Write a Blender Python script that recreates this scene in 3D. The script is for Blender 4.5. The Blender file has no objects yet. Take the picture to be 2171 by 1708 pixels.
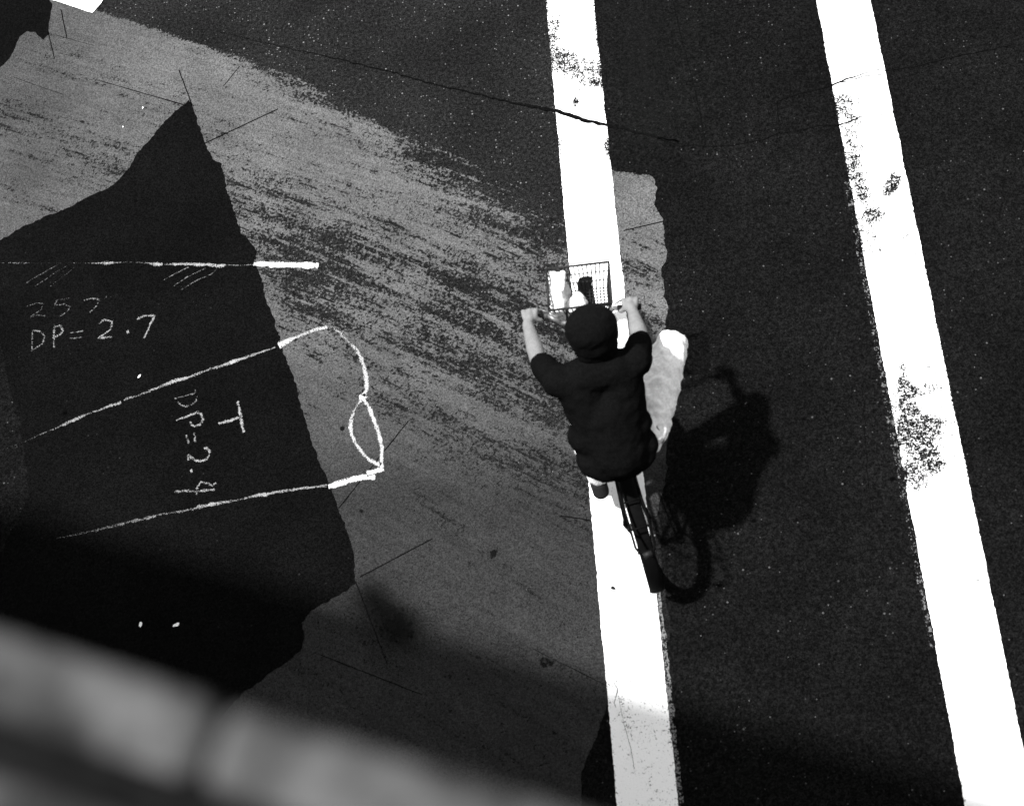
import bpy, bmesh, math, random
import numpy as np
from mathutils import Vector, Matrix, noise as mnoise
from mathutils.geometry import tessellate_polygon

random.seed(7); np.random.seed(7)
scene = bpy.context.scene
COL = scene.collection

# ------------------------------------------------------------------ camera
PW, PH, F = 2171.0, 1708.0, 2956.0                 # picture size the measurements were taken in, focal length in those px
NADIR = (1600.0, 2100.0)                           # where the plumb line under the lens would show
VPT = (627.0, -5970.0)                             # vanishing point of the painted stripes
CAM_H = 7.062
_dn = Vector((NADIR[0]-PW/2, NADIR[1]-PH/2, F)).normalized()
_up = -_dn
_v = Vector((VPT[0]-PW/2, VPT[1]-PH/2, F))
_yv = (_v - _up*_v.dot(_up)).normalized()
_xv = _yv.cross(_up)
RW = Matrix((_xv, _yv, _up))                       # lens axes (right, down, forward) -> world
cam = bpy.data.cameras.new('camera')
cam_o = bpy.data.objects.new('camera', cam); COL.objects.link(cam_o)
cx, cy, cz = RW @ Vector((1,0,0)), RW @ Vector((0,-1,0)), RW @ Vector((0,0,-1))
cam_o.matrix_world = Matrix(((cx.x,cy.x,cz.x,0),(cx.y,cy.y,cz.y,0),(cx.z,cy.z,cz.z,CAM_H),(0,0,0,1)))
cam.sensor_width = 36.0; cam.lens = 36.0*F/PW
cam.clip_start = 0.05; cam.clip_end = 900
cam.dof.use_dof = True; cam.dof.focus_distance = 9.0; cam.dof.aperture_fstop = 2.0
scene.camera = cam_o

# ------------------------------------------------------------------ light
SUN = Vector((0.44, 0.02, -1.0)).normalized()     # the way the light travels
sun = bpy.data.lights.new('sun', 'SUN'); sun.energy = 3.4; sun.angle = math.radians(2.2); sun.color = (1, 1, 1)
sun_o = bpy.data.objects.new('sun', sun); COL.objects.link(sun_o)
sun_o.rotation_euler = SUN.to_track_quat('-Z', 'Y').to_euler()
world = bpy.data.worlds.new('World'); scene.world = world; world.use_nodes = True
nt = world.node_tree; nt.nodes.clear()
sky = nt.nodes.new('ShaderNodeTexSky'); sky.sky_type = 'NISHITA'; sky.sun_disc = False
sky.sun_elevation = math.asin(-SUN.z); sky.sun_rotation = math.atan2(-SUN.x, -SUN.y)
bw = nt.nodes.new('ShaderNodeRGBToBW'); bg = nt.nodes.new('ShaderNodeBackground'); wo = nt.nodes.new('ShaderNodeOutputWorld')
bg.inputs['Strength'].default_value = 0.15
nt.links.new(sky.outputs[0], bw.inputs[0]); nt.links.new(bw.outputs[0], bg.inputs['Color']); nt.links.new(bg.outputs[0], wo.inputs[0])
scene.view_settings.view_transform = 'Standard'; scene.view_settings.look = 'None'
scene.view_settings.gamma = 1.0; scene.view_settings.exposure = 1.5

# ------------------------------------------------------------------ helpers
def G(px, py, z=0.0):
    """survey point of the photograph -> place on the level z"""
    d = RW @ Vector((px-PW/2, py-PH/2, F)); t = (CAM_H-z)/(-d.z)
    return Vector((d.x*t, d.y*t, z))

def tag(o, label=None, cat=None, group=None, kind=None):
    if label: o['label'] = label
    if cat: o['category'] = cat
    if group: o['group'] = group
    if kind: o['kind'] = kind
    return o

def link(name, me, mat=None, parent=None, smooth=False):
    o = bpy.data.objects.new(name, me); COL.objects.link(o)
    if mat: me.materials.append(mat)
    if parent: o.parent = parent
    if smooth: me.polygons.foreach_set('use_smooth', [True]*len(me.polygons))
    return o

def frombm(name, bm, mat, parent=None, smooth=False):
    me = bpy.data.meshes.new(name); bm.normal_update(); bm.to_mesh(me); bm.free()
    return link(name, me, mat, parent, smooth)

def empty(name, loc=(0,0,0), rz=0):
    o = bpy.data.objects.new(name, None); COL.objects.link(o); o.location = loc; o.rotation_euler = (0,0,rz)
    o.empty_display_size = 0.2
    return o

class NT:
    """little node-tree writer"""
    def __init__(s, name):
        s.m = bpy.data.materials.new(name); s.m.use_nodes = True; s.t = s.m.node_tree; s.t.nodes.clear()
    def n(s, typ, _in=None, **kw):
        q = s.t.nodes.new(typ)
        for k, v in kw.items(): setattr(q, k, v)
        for k, v in (_in or {}).items(): s.set(q.inputs[k], v)
        return q
    def set(s, sock, v):
        if isinstance(v, bpy.types.NodeSocket): s.t.links.new(v, sock)
        else: sock.default_value = v
    def math(s, op, a, b=0.0, c=0.0, clamp=False):
        q = s.t.nodes.new('ShaderNodeMath'); q.operation = op; q.use_clamp = clamp
        s.set(q.inputs[0], a); s.set(q.inputs[1], b); s.set(q.inputs[2], c); return q.outputs[0]
    def noise(s, vec, scale, detail=2.0, rough=0.5, dist=0.0):
        q = s.n('ShaderNodeTexNoise', {'Vector': vec, 'Scale': scale, 'Detail': detail, 'Roughness': rough, 'Distortion': dist}); return q.outputs['Fac']
    def pos(s): return s.n('ShaderNodeNewGeometry').outputs['Position']
    def obj(s): return s.n('ShaderNodeTexCoord').outputs['Object']
    def attr(s, name): return s.n('ShaderNodeAttribute', attribute_name=name).outputs['Fac']
    def ramp(s, fac, lo, hi, a=0.0, b=1.0, smooth=True):
        q = s.n('ShaderNodeMapRange', {'Value': fac, 'From Min': lo, 'From Max': hi, 'To Min': a, 'To Max': b})
        q.interpolation_type = 'SMOOTHSTEP' if smooth else 'LINEAR'; return q.outputs[0]
    def grey(s, v):
        q = s.n('ShaderNodeCombineColor', {0: v, 1: v, 2: v}); return q.outputs[0]
    def bsdf(s, v, rough=0.9, spec=0.15, bump=None, bstr=0.4, bdist=0.003):
        d = {'Base Color': s.grey(v), 'Roughness': rough, 'Specular IOR Level': spec}
        q = s.n('ShaderNodeBsdfPrincipled', d)
        if bump is not None:
            b = s.n('ShaderNodeBump', {'Height': bump, 'Strength': bstr, 'Distance': bdist}); s.t.links.new(b.outputs[0], q.inputs['Normal'])
        return q.outputs[0]
    def out(s, sh, alpha=None):
        o = s.n('ShaderNodeOutputMaterial')
        if alpha is not None:
            mx = s.n('ShaderNodeMixShader', {0: alpha, 1: s.n('ShaderNodeBsdfTransparent').outputs[0], 2: sh}); sh = mx.outputs[0]
        s.t.links.new(sh, o.inputs['Surface']); return s.m

# ------------------------------------------------------------------ materials
def asphalt(name, base, speck, spdens, mott):
    t = NT(name); p = t.pos()
    big = t.noise(p, 1.3, 4, 0.6); mid = t.noise(p, 48, 3, 0.65); fine = t.noise(p, 120, 3, 0.75)
    v = t.math('MULTIPLY', base, t.ramp(big, 0.3, 0.7, 0.75, 1.25))
    v = t.math('MULTIPLY', v, t.ramp(mid, 0.3, 0.72, 1-mott, 1+mott*1.5))
    v = t.math('MULTIPLY', v, t.ramp(fine, 0.32, 0.72, 0.2, 2.1))
    for sc, dens, rad in ((30.0, spdens, 0.20), (55.0, spdens*1.4, 0.26)):
        vo = t.n('ShaderNodeTexVoronoi', {'Vector': p, 'Scale': sc})
        rnd = t.n('ShaderNodeSeparateColor', {0: vo.outputs['Color']})
        big2 = t.math('GREATER_THAN', rnd.outputs[0], t.math('SUBTRACT', 1.0, t.math('MULTIPLY', dens, t.ramp(big, 0.35, 0.65, 0.4, 1.7))))
        dot = t.ramp(vo.outputs['Distance'], rad, rad*0.55, 0, 1)
        v = t.math('ADD', v, t.math('MULTIPLY', t.math('MULTIPLY', big2, dot), t.math('MULTIPLY', speck, t.ramp(rnd.outputs[1], 0, 1, 0.3, 1.4))))
    # oil drips
    vo = t.n('ShaderNodeTexVoronoi', {'Vector': p, 'Scale': 2.6}); rn = t.n('ShaderNodeSeparateColor', {0: vo.outputs['Color']})
    wob = t.math('ADD', vo.outputs['Distance'], t.math('MULTIPLY', t.math('SUBTRACT', mid, 0.5), 0.05))
    drip = t.math('MULTIPLY', t.math('GREATER_THAN', rn.outputs[0], 0.62), t.ramp(wob, 0.05, 0.025, 0, 0.75))
    v = t.math('MULTIPLY', v, t.math('SUBTRACT', 1.0, drip))
    h = t.math('ADD', t.math('MULTIPLY', mid, 0.6), fine)
    return t.out(t.bsdf(v, 0.95, 0.02, h, 0.5, 0.003))
M_OLD = asphalt('old_asphalt', 0.0075, 0.085, 0.11, 0.5)
M_NEW = asphalt('newer_asphalt', 0.0034, 0.042, 0.035, 0.4)
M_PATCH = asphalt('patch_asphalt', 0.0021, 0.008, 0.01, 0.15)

def worn(name, base, tone_attr=None, scuff=False, scale=85.0, spec=0.1, rough=0.9, soft=0.03, grain=0.35, bstr=0.3):
    """paint / cement skin that has come off where the 'wear' attribute beats a grain noise"""
    t = NT(name); p = t.pos()
    w = t.attr('wear')
    n1 = t.noise(p, scale, 3.5, 0.62); n2 = t.noise(p, scale*0.3, 2, 0.5)
    nn = t.math('ADD', t.math('MULTIPLY', n1, 0.72), t.math('MULTIPLY', n2, 0.28))
    nn = t.ramp(nn, 0.33, 0.67, 0.0, 1.0, False)                 # roughly uniform 0..1
    dirt = None
    if scuff:                                                    # tyre scuffs: arcs round one centre
        c = t.n('ShaderNodeVectorMath', {0: p, 1: SC_C}, operation='SUBTRACT').outputs[0]
        sp = t.n('ShaderNodeSeparateXYZ', {0: c})
        r = t.math('SQRT', t.math('ADD', t.math('MULTIPLY', sp.outputs[0], sp.outputs[0]), t.math('MULTIPLY', sp.outputs[1], sp.outputs[1])))
        a = t.math('ARCTAN2', sp.outputs[1], sp.outputs[0])
        uv = t.n('ShaderNodeCombineXYZ', {0: r, 1: t.math('MULTIPLY', a, 2.2), 2: 0.0}).outputs[0]
        st = t.noise(uv, 8.0, 4, 0.62); st2 = t.noise(uv, 34.0, 3, 0.6)
        w = t.math('ADD', w, t.math('MULTIPLY', t.math('SUBTRACT', st, 0.5), t.ramp(w, 0.02, 0.35, 0.5, 1.55)))
        w = t.math('ADD', w, t.math('MULTIPLY', t.ramp(st2, 0.56, 0.72, 0, 0.6), t.ramp(w, 0.0, 0.4, 0.3, 1.0)))
        w = t.math('SUBTRACT', w, t.ramp(st2, 0.46, 0.32, 0, 0.45))
        dirt = t.math('MULTIPLY', t.ramp(st, 0.25, 0.75, 1.12, 0.86), t.ramp(st2, 0.3, 0.8, 1.06, 0.86))
    alpha = t.ramp(t.math('SUBTRACT', nn, w), -soft, soft, 0, 1)
    g = t.noise(p, 130, 3, 0.75); big = t.noise(p, 2.2, 4, 0.6)
    v = t.math('MULTIPLY', base, t.ramp(g, 0.3, 0.75, 1-grain, 1+grain))
    v = t.math('MULTIPLY', v, t.ramp(big, 0.3, 0.7, 1-grain*0.2, 1+grain*0.15))
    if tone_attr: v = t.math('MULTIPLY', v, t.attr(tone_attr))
    if dirt is not None: v = t.math('MULTIPLY', v, dirt)
    return t.out(t.bsdf(v, rough, spec, t.math('ADD', g, t.math('MULTIPLY', nn, 0.6)), bstr, 0.002), alpha)

# centre of the scuff arcs from two measured tangents
pa, pb = G(30, 262), G(250, 322); pc, pd = G(1000, 715), G(1180, 798)
ta, tc = (pb-pa).to_2d().normalized(), (pd-pc).to_2d().normalized()
ma, mc = ((pa+pb)/2).to_2d(), ((pc+pd)/2).to_2d()
na, nc = Vector((-ta.y, ta.x)), Vector((-tc.y, tc.x))
det = na.x*(-nc.y) + nc.x*na.y
if abs(det) < 1e-3: SC_C = (ma.x-na.x*30, ma.y-na.y*30, 0)
else:
    q = mc-ma; s_ = (q.x*(-nc.y)+nc.x*q.y)/det
    SC_C = (ma.x+na.x*s_, ma.y+na.y*s_, 0)
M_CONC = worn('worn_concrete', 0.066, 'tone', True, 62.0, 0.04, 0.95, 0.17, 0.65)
M_PAINT = worn('white_road_paint', 0.86, None, False, 100.0, 0.12, 0.8, 0.24, 0.04)
M_PAINT_THIN = worn('thin_old_paint', 0.12, None, False, 95.0, 0.08, 0.9, 0.08, 0.3)
M_CHALK = worn('chalk', 0.23, 'tone', False, 120.0, 0.0, 1.0, 0.22, 0.3)
M_TARFILM = worn('thin_tar_film', 0.004, None, False, 45.0, 0.03, 0.95, 0.3, 0.4)

def plain(name, v, rough=0.8, spec=0.2, nscale=60, namp=0.25, bstr=0.15, bdist=0.002, obj=True, metallic=0.0):
    t = NT(name); p = t.obj() if obj else t.pos()
    n = t.noise(p, nscale, 3, 0.6)
    val = t.math('MULTIPLY', v, t.ramp(n, 0.3, 0.7, 1-namp, 1+namp))
    sh = t.bsdf(val, rough, spec, n, bstr, bdist)
    if metallic: sh.node.inputs['Metallic'].default_value = metallic
    return t.out(sh)
M_CRACK = plain('crack_black', 0.003, 1.0, 0.0, 90, 0.4, obj=False)
M_STAIN = None
M_SHIRT = plain('dark_cotton', 0.0036, 1.0, 0.0, 140, 0.3, 0.5, 0.004)
M_HAIR = plain('black_hair', 0.0022, 0.9, 0.04, 120, 0.4, 0.6, 0.004)
M_SKIN = plain('skin', 0.15, 0.65, 0.2, 40, 0.10, 0.1)
M_SHORTS = plain('pale_cotton', 0.76, 0.95, 0.05, 90, 0.12, 0.4, 0.004)
M_SHOE = plain('dark_canvas', 0.012, 0.9, 0.1, 150, 0.3)
M_SOLE = plain('rubber_sole', 0.06, 0.9, 0.1, 150, 0.3)
M_FRAME = plain('dark_frame_paint', 0.0025, 0.8, 0.03, 30, 0.2, 0.05)
M_STEEL = plain('dull_steel', 0.16, 0.5, 0.4, 60, 0.3, 0.1, metallic=0.6)
M_RUBBER = plain('tyre_rubber', 0.006, 0.9, 0.1, 120, 0.3)
M_WIRE = plain('black_basket_wire', 0.01, 0.6, 0.2, 60, 0.3)
M_BAG = plain('white_paper', 0.62, 0.9, 0.1, 25, 0.1, 0.4, 0.004)
M_SEAT = plain('black_vinyl', 0.006, 0.6, 0.2, 60, 0.2)

def stone_mat():
    t = NT('weathered_stone'); p = t.pos()
    n1 = t.noise(p, 15, 3, 0.5); n2 = t.noise(p, 45, 4, 0.6); n3 = t.noise(p, 300, 2, 0.6)
    v = t.math('MULTIPLY', 0.044, t.ramp(n1, 0.36, 0.62, 0.35, 1.35))
    v = t.math('MULTIPLY', v, t.ramp(n2, 0.35, 0.6, 0.75, 1.12)); v = t.math('MULTIPLY', v, t.ramp(n3, 0.3, 0.7, 0.85, 1.15))
    return t.out(t.bsdf(v, 0.95, 0.05, t.math('ADD', n2, t.math('MULTIPLY', n3, 0.3)), 0.5, 0.004))
M_STONE = stone_mat()
M_MORTAR = plain('dark_mortar', 0.005, 1.0, 0.0, 40, 0.3, obj=False)
M_WALL = plain('rendered_wall', 0.12, 0.95, 0.05, 6, 0.2, 0.3, 0.004, obj=False)

# ------------------------------------------------------------------ flat shapes on the road
def resample(pts, step, closed=True):
    out = []
    n = len(pts)
    for i in range(n if closed else n-1):
        a, b = pts[i], pts[(i+1) % n]; L = (b-a).length; k = max(1, int(L/step))
        for j in range(k): out.append(a.lerp(b, j/k))
    if not closed: out.append(pts[-1])
    return out

def ragged(pts, step=0.012, amp=0.012, seed=0.0, closed=True, fine=0.5):
    out = []
    for p in resample(pts, step, closed):
        q = Vector((p.x*5.0, p.y*5.0, seed)); r = Vector((p.x*34.0, p.y*34.0, seed+5))
        d = mnoise.noise_vector(q)*amp + mnoise.noise_vector(r)*amp*fine
        out.append(Vector((p.x+d.x, p.y+d.y, p.z)))
    return out

def sheet(name, pts, z, mat, parent=None):
    pts = [Vector((p.x, p.y, z)) for p in pts]
    tris = tessellate_polygon([pts])
    me = bpy.data.meshes.new(name); me.from_pydata(pts, [], [tuple(t) for t in tris])
    bm = bmesh.new(); bm.from_mesh(me)
    for f in bm.faces:
        if f.normal.z < 0: f.normal_flip()
    bm.to_mesh(me); bm.free()
    return link(name, me, mat, parent)

def strip(name, pts, widths, z, mat, wear=0.0, tone=1.0, parent=None, jit=0.0, step=0.01, edge=0.0, across=1):
    """a ribbon lying on the road along pts; widths / wear / tone may be a list per given point"""
    n0 = len(pts)
    def lst(v): return list(v) if isinstance(v, (list, tuple)) else [v]*n0
    W0, E0, T0 = lst(widths), lst(wear), lst(tone)
    P, W, E, T = [], [], [], []
    for i in range(n0-1):
        k = max(1, int((pts[i+1]-pts[i]).length/step))
        for j in range(k):
            f = j/k; P.append(pts[i].lerp(pts[i+1], f)); W.append(W0[i]*(1-f)+W0[i+1]*f); E.append(E0[i]*(1-f)+E0[i+1]*f); T.append(T0[i]*(1-f)+T0[i+1]*f)
    P.append(pts[-1]); W.append(W0[-1]); E.append(E0[-1]); T.append(T0[-1])
    sd = random.random()*50
    if jit:
        P = [p + mnoise.noise_vector(Vector((p.x*22, p.y*22, sd)))*jit + mnoise.noise_vector(Vector((p.x*90, p.y*90, sd)))*jit*0.4 for p in P]
    V, Fc, AE, AT = [], [], [], []
    m = across+1
    for i, p in enumerate(P):
        d = (P[min(i+1, len(P)-1)]-P[max(i-1, 0)]); d = Vector((d.x, d.y)).normalized(); nrm = Vector((-d.y, d.x))
        w = W[i]*(1+0.5*(mnoise.noise(Vector((i*0.35, sd, 3)))) if jit else 1)
        for a in range(m):
            s = (a/across-0.5)*w
            V.append((p.x+nrm.x*s, p.y+nrm.y*s, z)); AE.append(E[i]+edge*abs(2*a/across-1)**2); AT.append(T[i])
    for i in range(len(P)-1):
        for a in range(across):
            Fc.append((i*m+a, (i+1)*m+a, (i+1)*m+a+1, i*m+a+1))
    me = bpy.data.meshes.new(name); me.from_pydata(V, [], Fc)
    if len(Fc):
        if me.polygons[0].normal.z < 0: me.flip_normals()
    for nm, A in (('wear', AE), ('tone', AT)):
        at = me.attributes.new(nm, 'FLOAT', 'POINT'); at.data.foreach_set('value', A)
    return link(name, me, mat, parent)

# level offsets of the sheets on the road
Z_CONC, Z_LAY, Z_PATCH, Z_PAINT, Z_CHALK, Z_CRACK = 0.003, 0.0055, 0.0055, 0.008, 0.008, 0.0095

bm = bmesh.new(); bmesh.ops.create_grid(bm, x_segments=40, y_segments=40, size=150)
road = frombm('road', bm, M_OLD); tag(road, 'speckled old dark asphalt road surface', kind='structure')

# --- concrete apron: grid of small cells, skin wear per vertex
def seg_blob(px, py, x0, y0, x1, y1, r):
    vx, vy = x1-x0, y1-y0; L = vx*vx+vy*vy or 1
    t = max(0, min(1, ((px-x0)*vx+(py-y0)*vy)/L)); d = math.hypot(px-x0-vx*t, py-y0-vy*t)
    return math.exp(-(d/r)**2)
def to_px(P):
    c = RW.transposed() @ (Vector((P[0], P[1], 0))-Vector((0, 0, CAM_H))); return PW/2+F*c.x/c.z, PH/2+F*c.y/c.z
def conc_wear(x, y):
    edge = 26+0.335*(x-205) if x < 640 else 171.7+0.47*(x-640)
    edge = edge if x < 1290 else 372+(x-1310)*0.05
    d = y-edge
    if x > 1290: return 0.06+0.3*seg_blob(x, y, 1330, 560, 1400, 690, 60)+max(0.0, -d)/12.0
    over = max(0.0, -d)/12.0
    w = 0.03+0.05*max(0, min(1, (x-500)/400))
    k = max(0, min(1, (x-330)/800))
    w += 0.75*k*math.exp(-(max(d, 0)/(25+130*k))**2)
    w += 0.25*math.exp(-(d/40)**2)*max(0, min(1, (x-250)/150))
    w += 0.35*seg_blob(x, y, 620, 500, 1200, 740, 140)+0.18*seg_blob(x, y, 900, 780, 1220, 900, 80)
    w += 0.20*seg_blob(x, y, 980, 640, 1210, 760, 75)
    w += 0.26*seg_blob(x, y, 480, 380, 700, 560, 110)
    w += 0.28*seg_blob(x, y, 640, 650, 720, 720, 70)
    w += 0.20*seg_blob(x, y, 780, 830, 1240, 1010, 80)
    w += 0.22*seg_blob(x, y, 930, 930, 1250, 1060, 45)
    w += 0.16*seg_blob(x, y, 100, 130, 380, 210, 40)+0.30*seg_blob(x, y, 0, 260, 300, 360, 70)+0.22*seg_blob(x, y, 0, 400, 120, 440, 35)
    w += 0.22*seg_blob(x, y, 880, 1060, 1050, 1170, 18)+0.25*seg_blob(x, y, 1180, 1225, 1270, 1250, 22)
    w += 0.15*seg_blob(x, y, 600, 860, 640, 880, 40)
    w -= 0.10*seg_blob(x, y, 700, 960, 760, 1090, 90)
    return max(0.0, w)+over
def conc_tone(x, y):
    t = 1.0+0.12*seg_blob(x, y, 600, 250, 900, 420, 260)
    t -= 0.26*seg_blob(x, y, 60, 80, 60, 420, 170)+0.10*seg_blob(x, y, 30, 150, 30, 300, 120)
    k = max(0, min(1, (y-700)/350)); t -= 0.66*k  # near side darkened: light falloff painted into the concrete colour
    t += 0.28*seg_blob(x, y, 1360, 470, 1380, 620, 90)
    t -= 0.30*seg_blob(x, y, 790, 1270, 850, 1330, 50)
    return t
outline = [G(-800, -400), G(110, -48), G(640, 120), G(1200, 290), G(1300, 330), G(1440, 366), G(1450, 700), G(1440, 1090), G(1300, 1100), G(1330, 1500), G(1270, 1700), G(1240, 1800), G(-800, 1850)]
ol = [(p.x, p.y) for p in outline]
def inside(x, y, poly):
    c = False; j = len(poly)-1
    for i in range(len(poly)):
        xi, yi = poly[i]; xj, yj = poly[j]
        if (yi > y) != (yj > y) and x < (xj-xi)*(y-yi)/(yj-yi)+xi: c = not c
        j = i
    return c
xs = [p[0] for p in ol]; ys = [p[1] for p in ol]; ST = 0.025
nx, ny = int((max(xs)-min(xs))/ST)+1, int((max(ys)-min(ys))/ST)+1
idx, V, Fc, AE, AT = {}, [], [], [], []
def vid(i, j):
    if (i, j) not in idx:
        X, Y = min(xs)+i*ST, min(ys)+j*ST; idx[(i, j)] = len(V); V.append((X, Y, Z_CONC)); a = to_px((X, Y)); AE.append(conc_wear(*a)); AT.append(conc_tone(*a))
    return idx[(i, j)]
for i in range(nx):
    for j in range(ny):
        if inside(min(xs)+(i+.5)*ST, min(ys)+(j+.5)*ST, ol):
            Fc.append((vid(i, j), vid(i+1, j), vid(i+1, j+1), vid(i, j+1)))
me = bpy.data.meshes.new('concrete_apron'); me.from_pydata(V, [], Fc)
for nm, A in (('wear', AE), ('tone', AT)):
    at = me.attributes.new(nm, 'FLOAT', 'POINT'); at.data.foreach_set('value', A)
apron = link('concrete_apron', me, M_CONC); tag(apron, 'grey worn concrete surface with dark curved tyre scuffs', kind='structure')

# --- newer asphalt laid over the right side, ragged left edge
edge_px = [(1215,-160),(1232,0),(1242,100),(1252,190),(1264,280),(1286,345),(1318,366),(1384,374),(1394,402),(1386,432),(1404,462),(1408,510),(1416,540),(1402,575),(1408,620),(1418,655),(1408,690),(1412,760),(1418,900),(1412,1000),(1398,1080),(1404,1200),(1420,1330),(1402,1440),(1292,1478),(1276,1530),(1252,1590),(1236,1640),(1238,1720),(1230,1900)]
left = ragged([G(*p) for p in edge_px], 0.012, 0.013, 2.0, False, 0.9)
far = [Vector((left[-1].x+0.2, -8, 0)), Vector((14, -8, 0)), Vector((14, 22, 0)), Vector((left[0].x-0.2, 22, 0))]
overlay = sheet('asphalt_lane', left+far, Z_LAY, M_NEW); tag(overlay, 'newer darker asphalt laid up to a ragged edge', kind='structure')

M_BLEND = worn('loose_aggregate', 0.0062, None, False, 70.0, 0.02, 0.95, 0.25, 0.6)
strip('aggregate_film', [G(1335, -150), G(1345, 0), G(1365, 120), G(1385, 230), G(1380, 310), G(1370, 345)], [.60, .56, .50, .45, .40, .3], Z_LAY+0.001, M_BLEND, [.5,.5,.5,.55,.6,.9], 1, overlay, 0.0, 0.03, 0.6, 16)

# --- black trench patches
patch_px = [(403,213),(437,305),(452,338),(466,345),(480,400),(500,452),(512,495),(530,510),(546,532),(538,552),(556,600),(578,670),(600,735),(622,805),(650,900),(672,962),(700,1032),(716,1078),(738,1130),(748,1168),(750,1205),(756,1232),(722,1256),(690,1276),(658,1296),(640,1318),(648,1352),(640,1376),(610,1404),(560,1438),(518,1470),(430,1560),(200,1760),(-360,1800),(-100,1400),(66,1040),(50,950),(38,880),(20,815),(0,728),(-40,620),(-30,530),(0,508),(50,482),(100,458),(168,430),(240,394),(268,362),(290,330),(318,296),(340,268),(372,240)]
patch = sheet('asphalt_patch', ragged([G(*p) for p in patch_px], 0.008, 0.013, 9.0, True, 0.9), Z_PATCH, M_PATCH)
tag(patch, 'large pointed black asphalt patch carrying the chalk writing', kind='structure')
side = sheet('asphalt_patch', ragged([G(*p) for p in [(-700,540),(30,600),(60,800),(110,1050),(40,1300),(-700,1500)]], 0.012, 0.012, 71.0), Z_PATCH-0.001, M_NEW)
tag(side, 'dark asphalt strip along the side of the large black patch', kind='structure')
patch2_px = [(-700,-330),(60,-60),(110,12),(106,45),(106,74),(92,86),(76,68),(58,66),(44,78),(28,112),(10,134),(-8,150),(-700,300)]
patch2 = sheet('asphalt_patch', ragged([G(*p) for p in patch2_px], 0.012, 0.014, 19.0), Z_PATCH, M_PATCH)
tag(patch2, 'small black asphalt patch beside the cut-off white stripe', kind='structure')
stain_px = [(764,1240),(800,1252),(842,1268),(880,1290),(905,1300),(896,1330),(866,1352),(850,1380),(822,1392),(800,1360),(784,1310)]
def film(name, pts, z, mat, parent, w0, w1, rings=5):
    """a thin film that thins out towards its rim"""
    c = sum(pts, Vector())/len(pts); n = len(pts); V = [(c.x, c.y, z)]; A = [w0]; Fc = []
    for r in range(1, rings+1):
        f = r/rings
        for p in pts: q = c.lerp(p, f); V.append((q.x, q.y, z)); A.append(w0+(w1-w0)*f**1.5)
    for k in range(n):
        Fc.append((0, 1+k, 1+(k+1) % n))
        for r in range(rings-1): a, b = 1+r*n, 1+(r+1)*n; Fc.append((a+k, b+k, b+(k+1) % n, a+(k+1) % n))
    me = bpy.data.meshes.new(name); me.from_pydata(V, [], Fc)
    if me.polygons[0].normal.z < 0: me.flip_normals()
    at = me.attributes.new('wear', 'FLOAT', 'POINT'); at.data.foreach_set('value', A)
    return link(name, me, mat, parent)
film('tar_stain', ragged([G(*p) for p in stain_px], 0.02, 0.04, 33.0), Z_PATCH, M_TARFILM, apron, 0.42, 1.15)
film('tar_stain', ragged([G(1140,1380), G(1190,1396), G(1200,1418), G(1160,1425), G(1130,1400)], 0.02, 0.02, 37.0), Z_PATCH, M_TARFILM, apron, 0.35, 1.1)

# --- painted stripes
def stripe(name, xl, xr, y0, y1, wearf, seed, cut=None, jag=0.006):
    n = int((y1-y0)/0.012); m = 26
    V, Fc, AE = [], [], []
    for j in range(n+1):
        y = y0+(y1-y0)*j/n
        jl = mnoise.noise(Vector((y*6, seed, 0)))*jag+mnoise.noise(Vector((y*45, seed, 2)))*jag*0.9
        jr = mnoise.noise(Vector((y*6, seed+9, 0)))*jag+mnoise.noise(Vector((y*45, seed+9, 2)))*jag*0.9
        a, b = xl+jl, xr+jr
        for i in range(m+1):
            x = a+(b-a)*i/m; P = (x, y); px = to_px(P)
            e = min(x-a, b-x); V.append((x, y, Z_PAINT)); gr = mnoise.noise(Vector((x*2.5, y*0.9, seed+3))); AE.append(min(0.70, max(0, wearf(*px))*1.3+max(0, gr-0.05)*0.30)+0.36*max(0, 1-e/0.014)*(0.5+max(0, mnoise.noise(Vector((y*3, seed+21, i > 13)))*1.6)))
    for j in range(n):
        for i in range(m):
            k = j*(m+1)+i; Fc.append((k, k+1, k+m+2, k+m+1))
    me = bpy.data.meshes.new(name); me.from_pydata(V, [], Fc)
    at = me.attributes.new('wear', 'FLOAT', 'POINT'); at.data.foreach_set('value', AE)
    return link(name, me, M_PAINT)
def wear1(x, y):
    w = 0.01
    k = (x-(1158+.089*y))/112
    w += 0.24*math.exp(-((y-60)/100)**2)*(0.4+1.2*(abs(k-.5)*2)**2)
    w += 0.42*seg_blob(x, y, 1186, 128, 1205, 150, 26)+0.3*seg_blob(x, y, 1215, 125, 1275, 150, 22)+0.42*seg_blob(x, y, 1240, 175, 1275, 178, 18)
    w += 0.55*seg_blob(x, y, 1219, 214, 1221, 222, 9)
    w += 0.35*seg_blob(x, y, 1184, 290, 1192, 330, 10)+0.36*seg_blob(x, y, 1285, 305, 1296, 335, 13)+0.2*seg_blob(x, y, 1186, 40, 1176, 80, 14)
    w += 0.12*seg_blob(x, y, 1305, 1450, 1340, 1560, 14)
    w += 0.09*seg_blob(x, y, 1350, 1450, 1390, 1690, 60)
    return w
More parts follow.
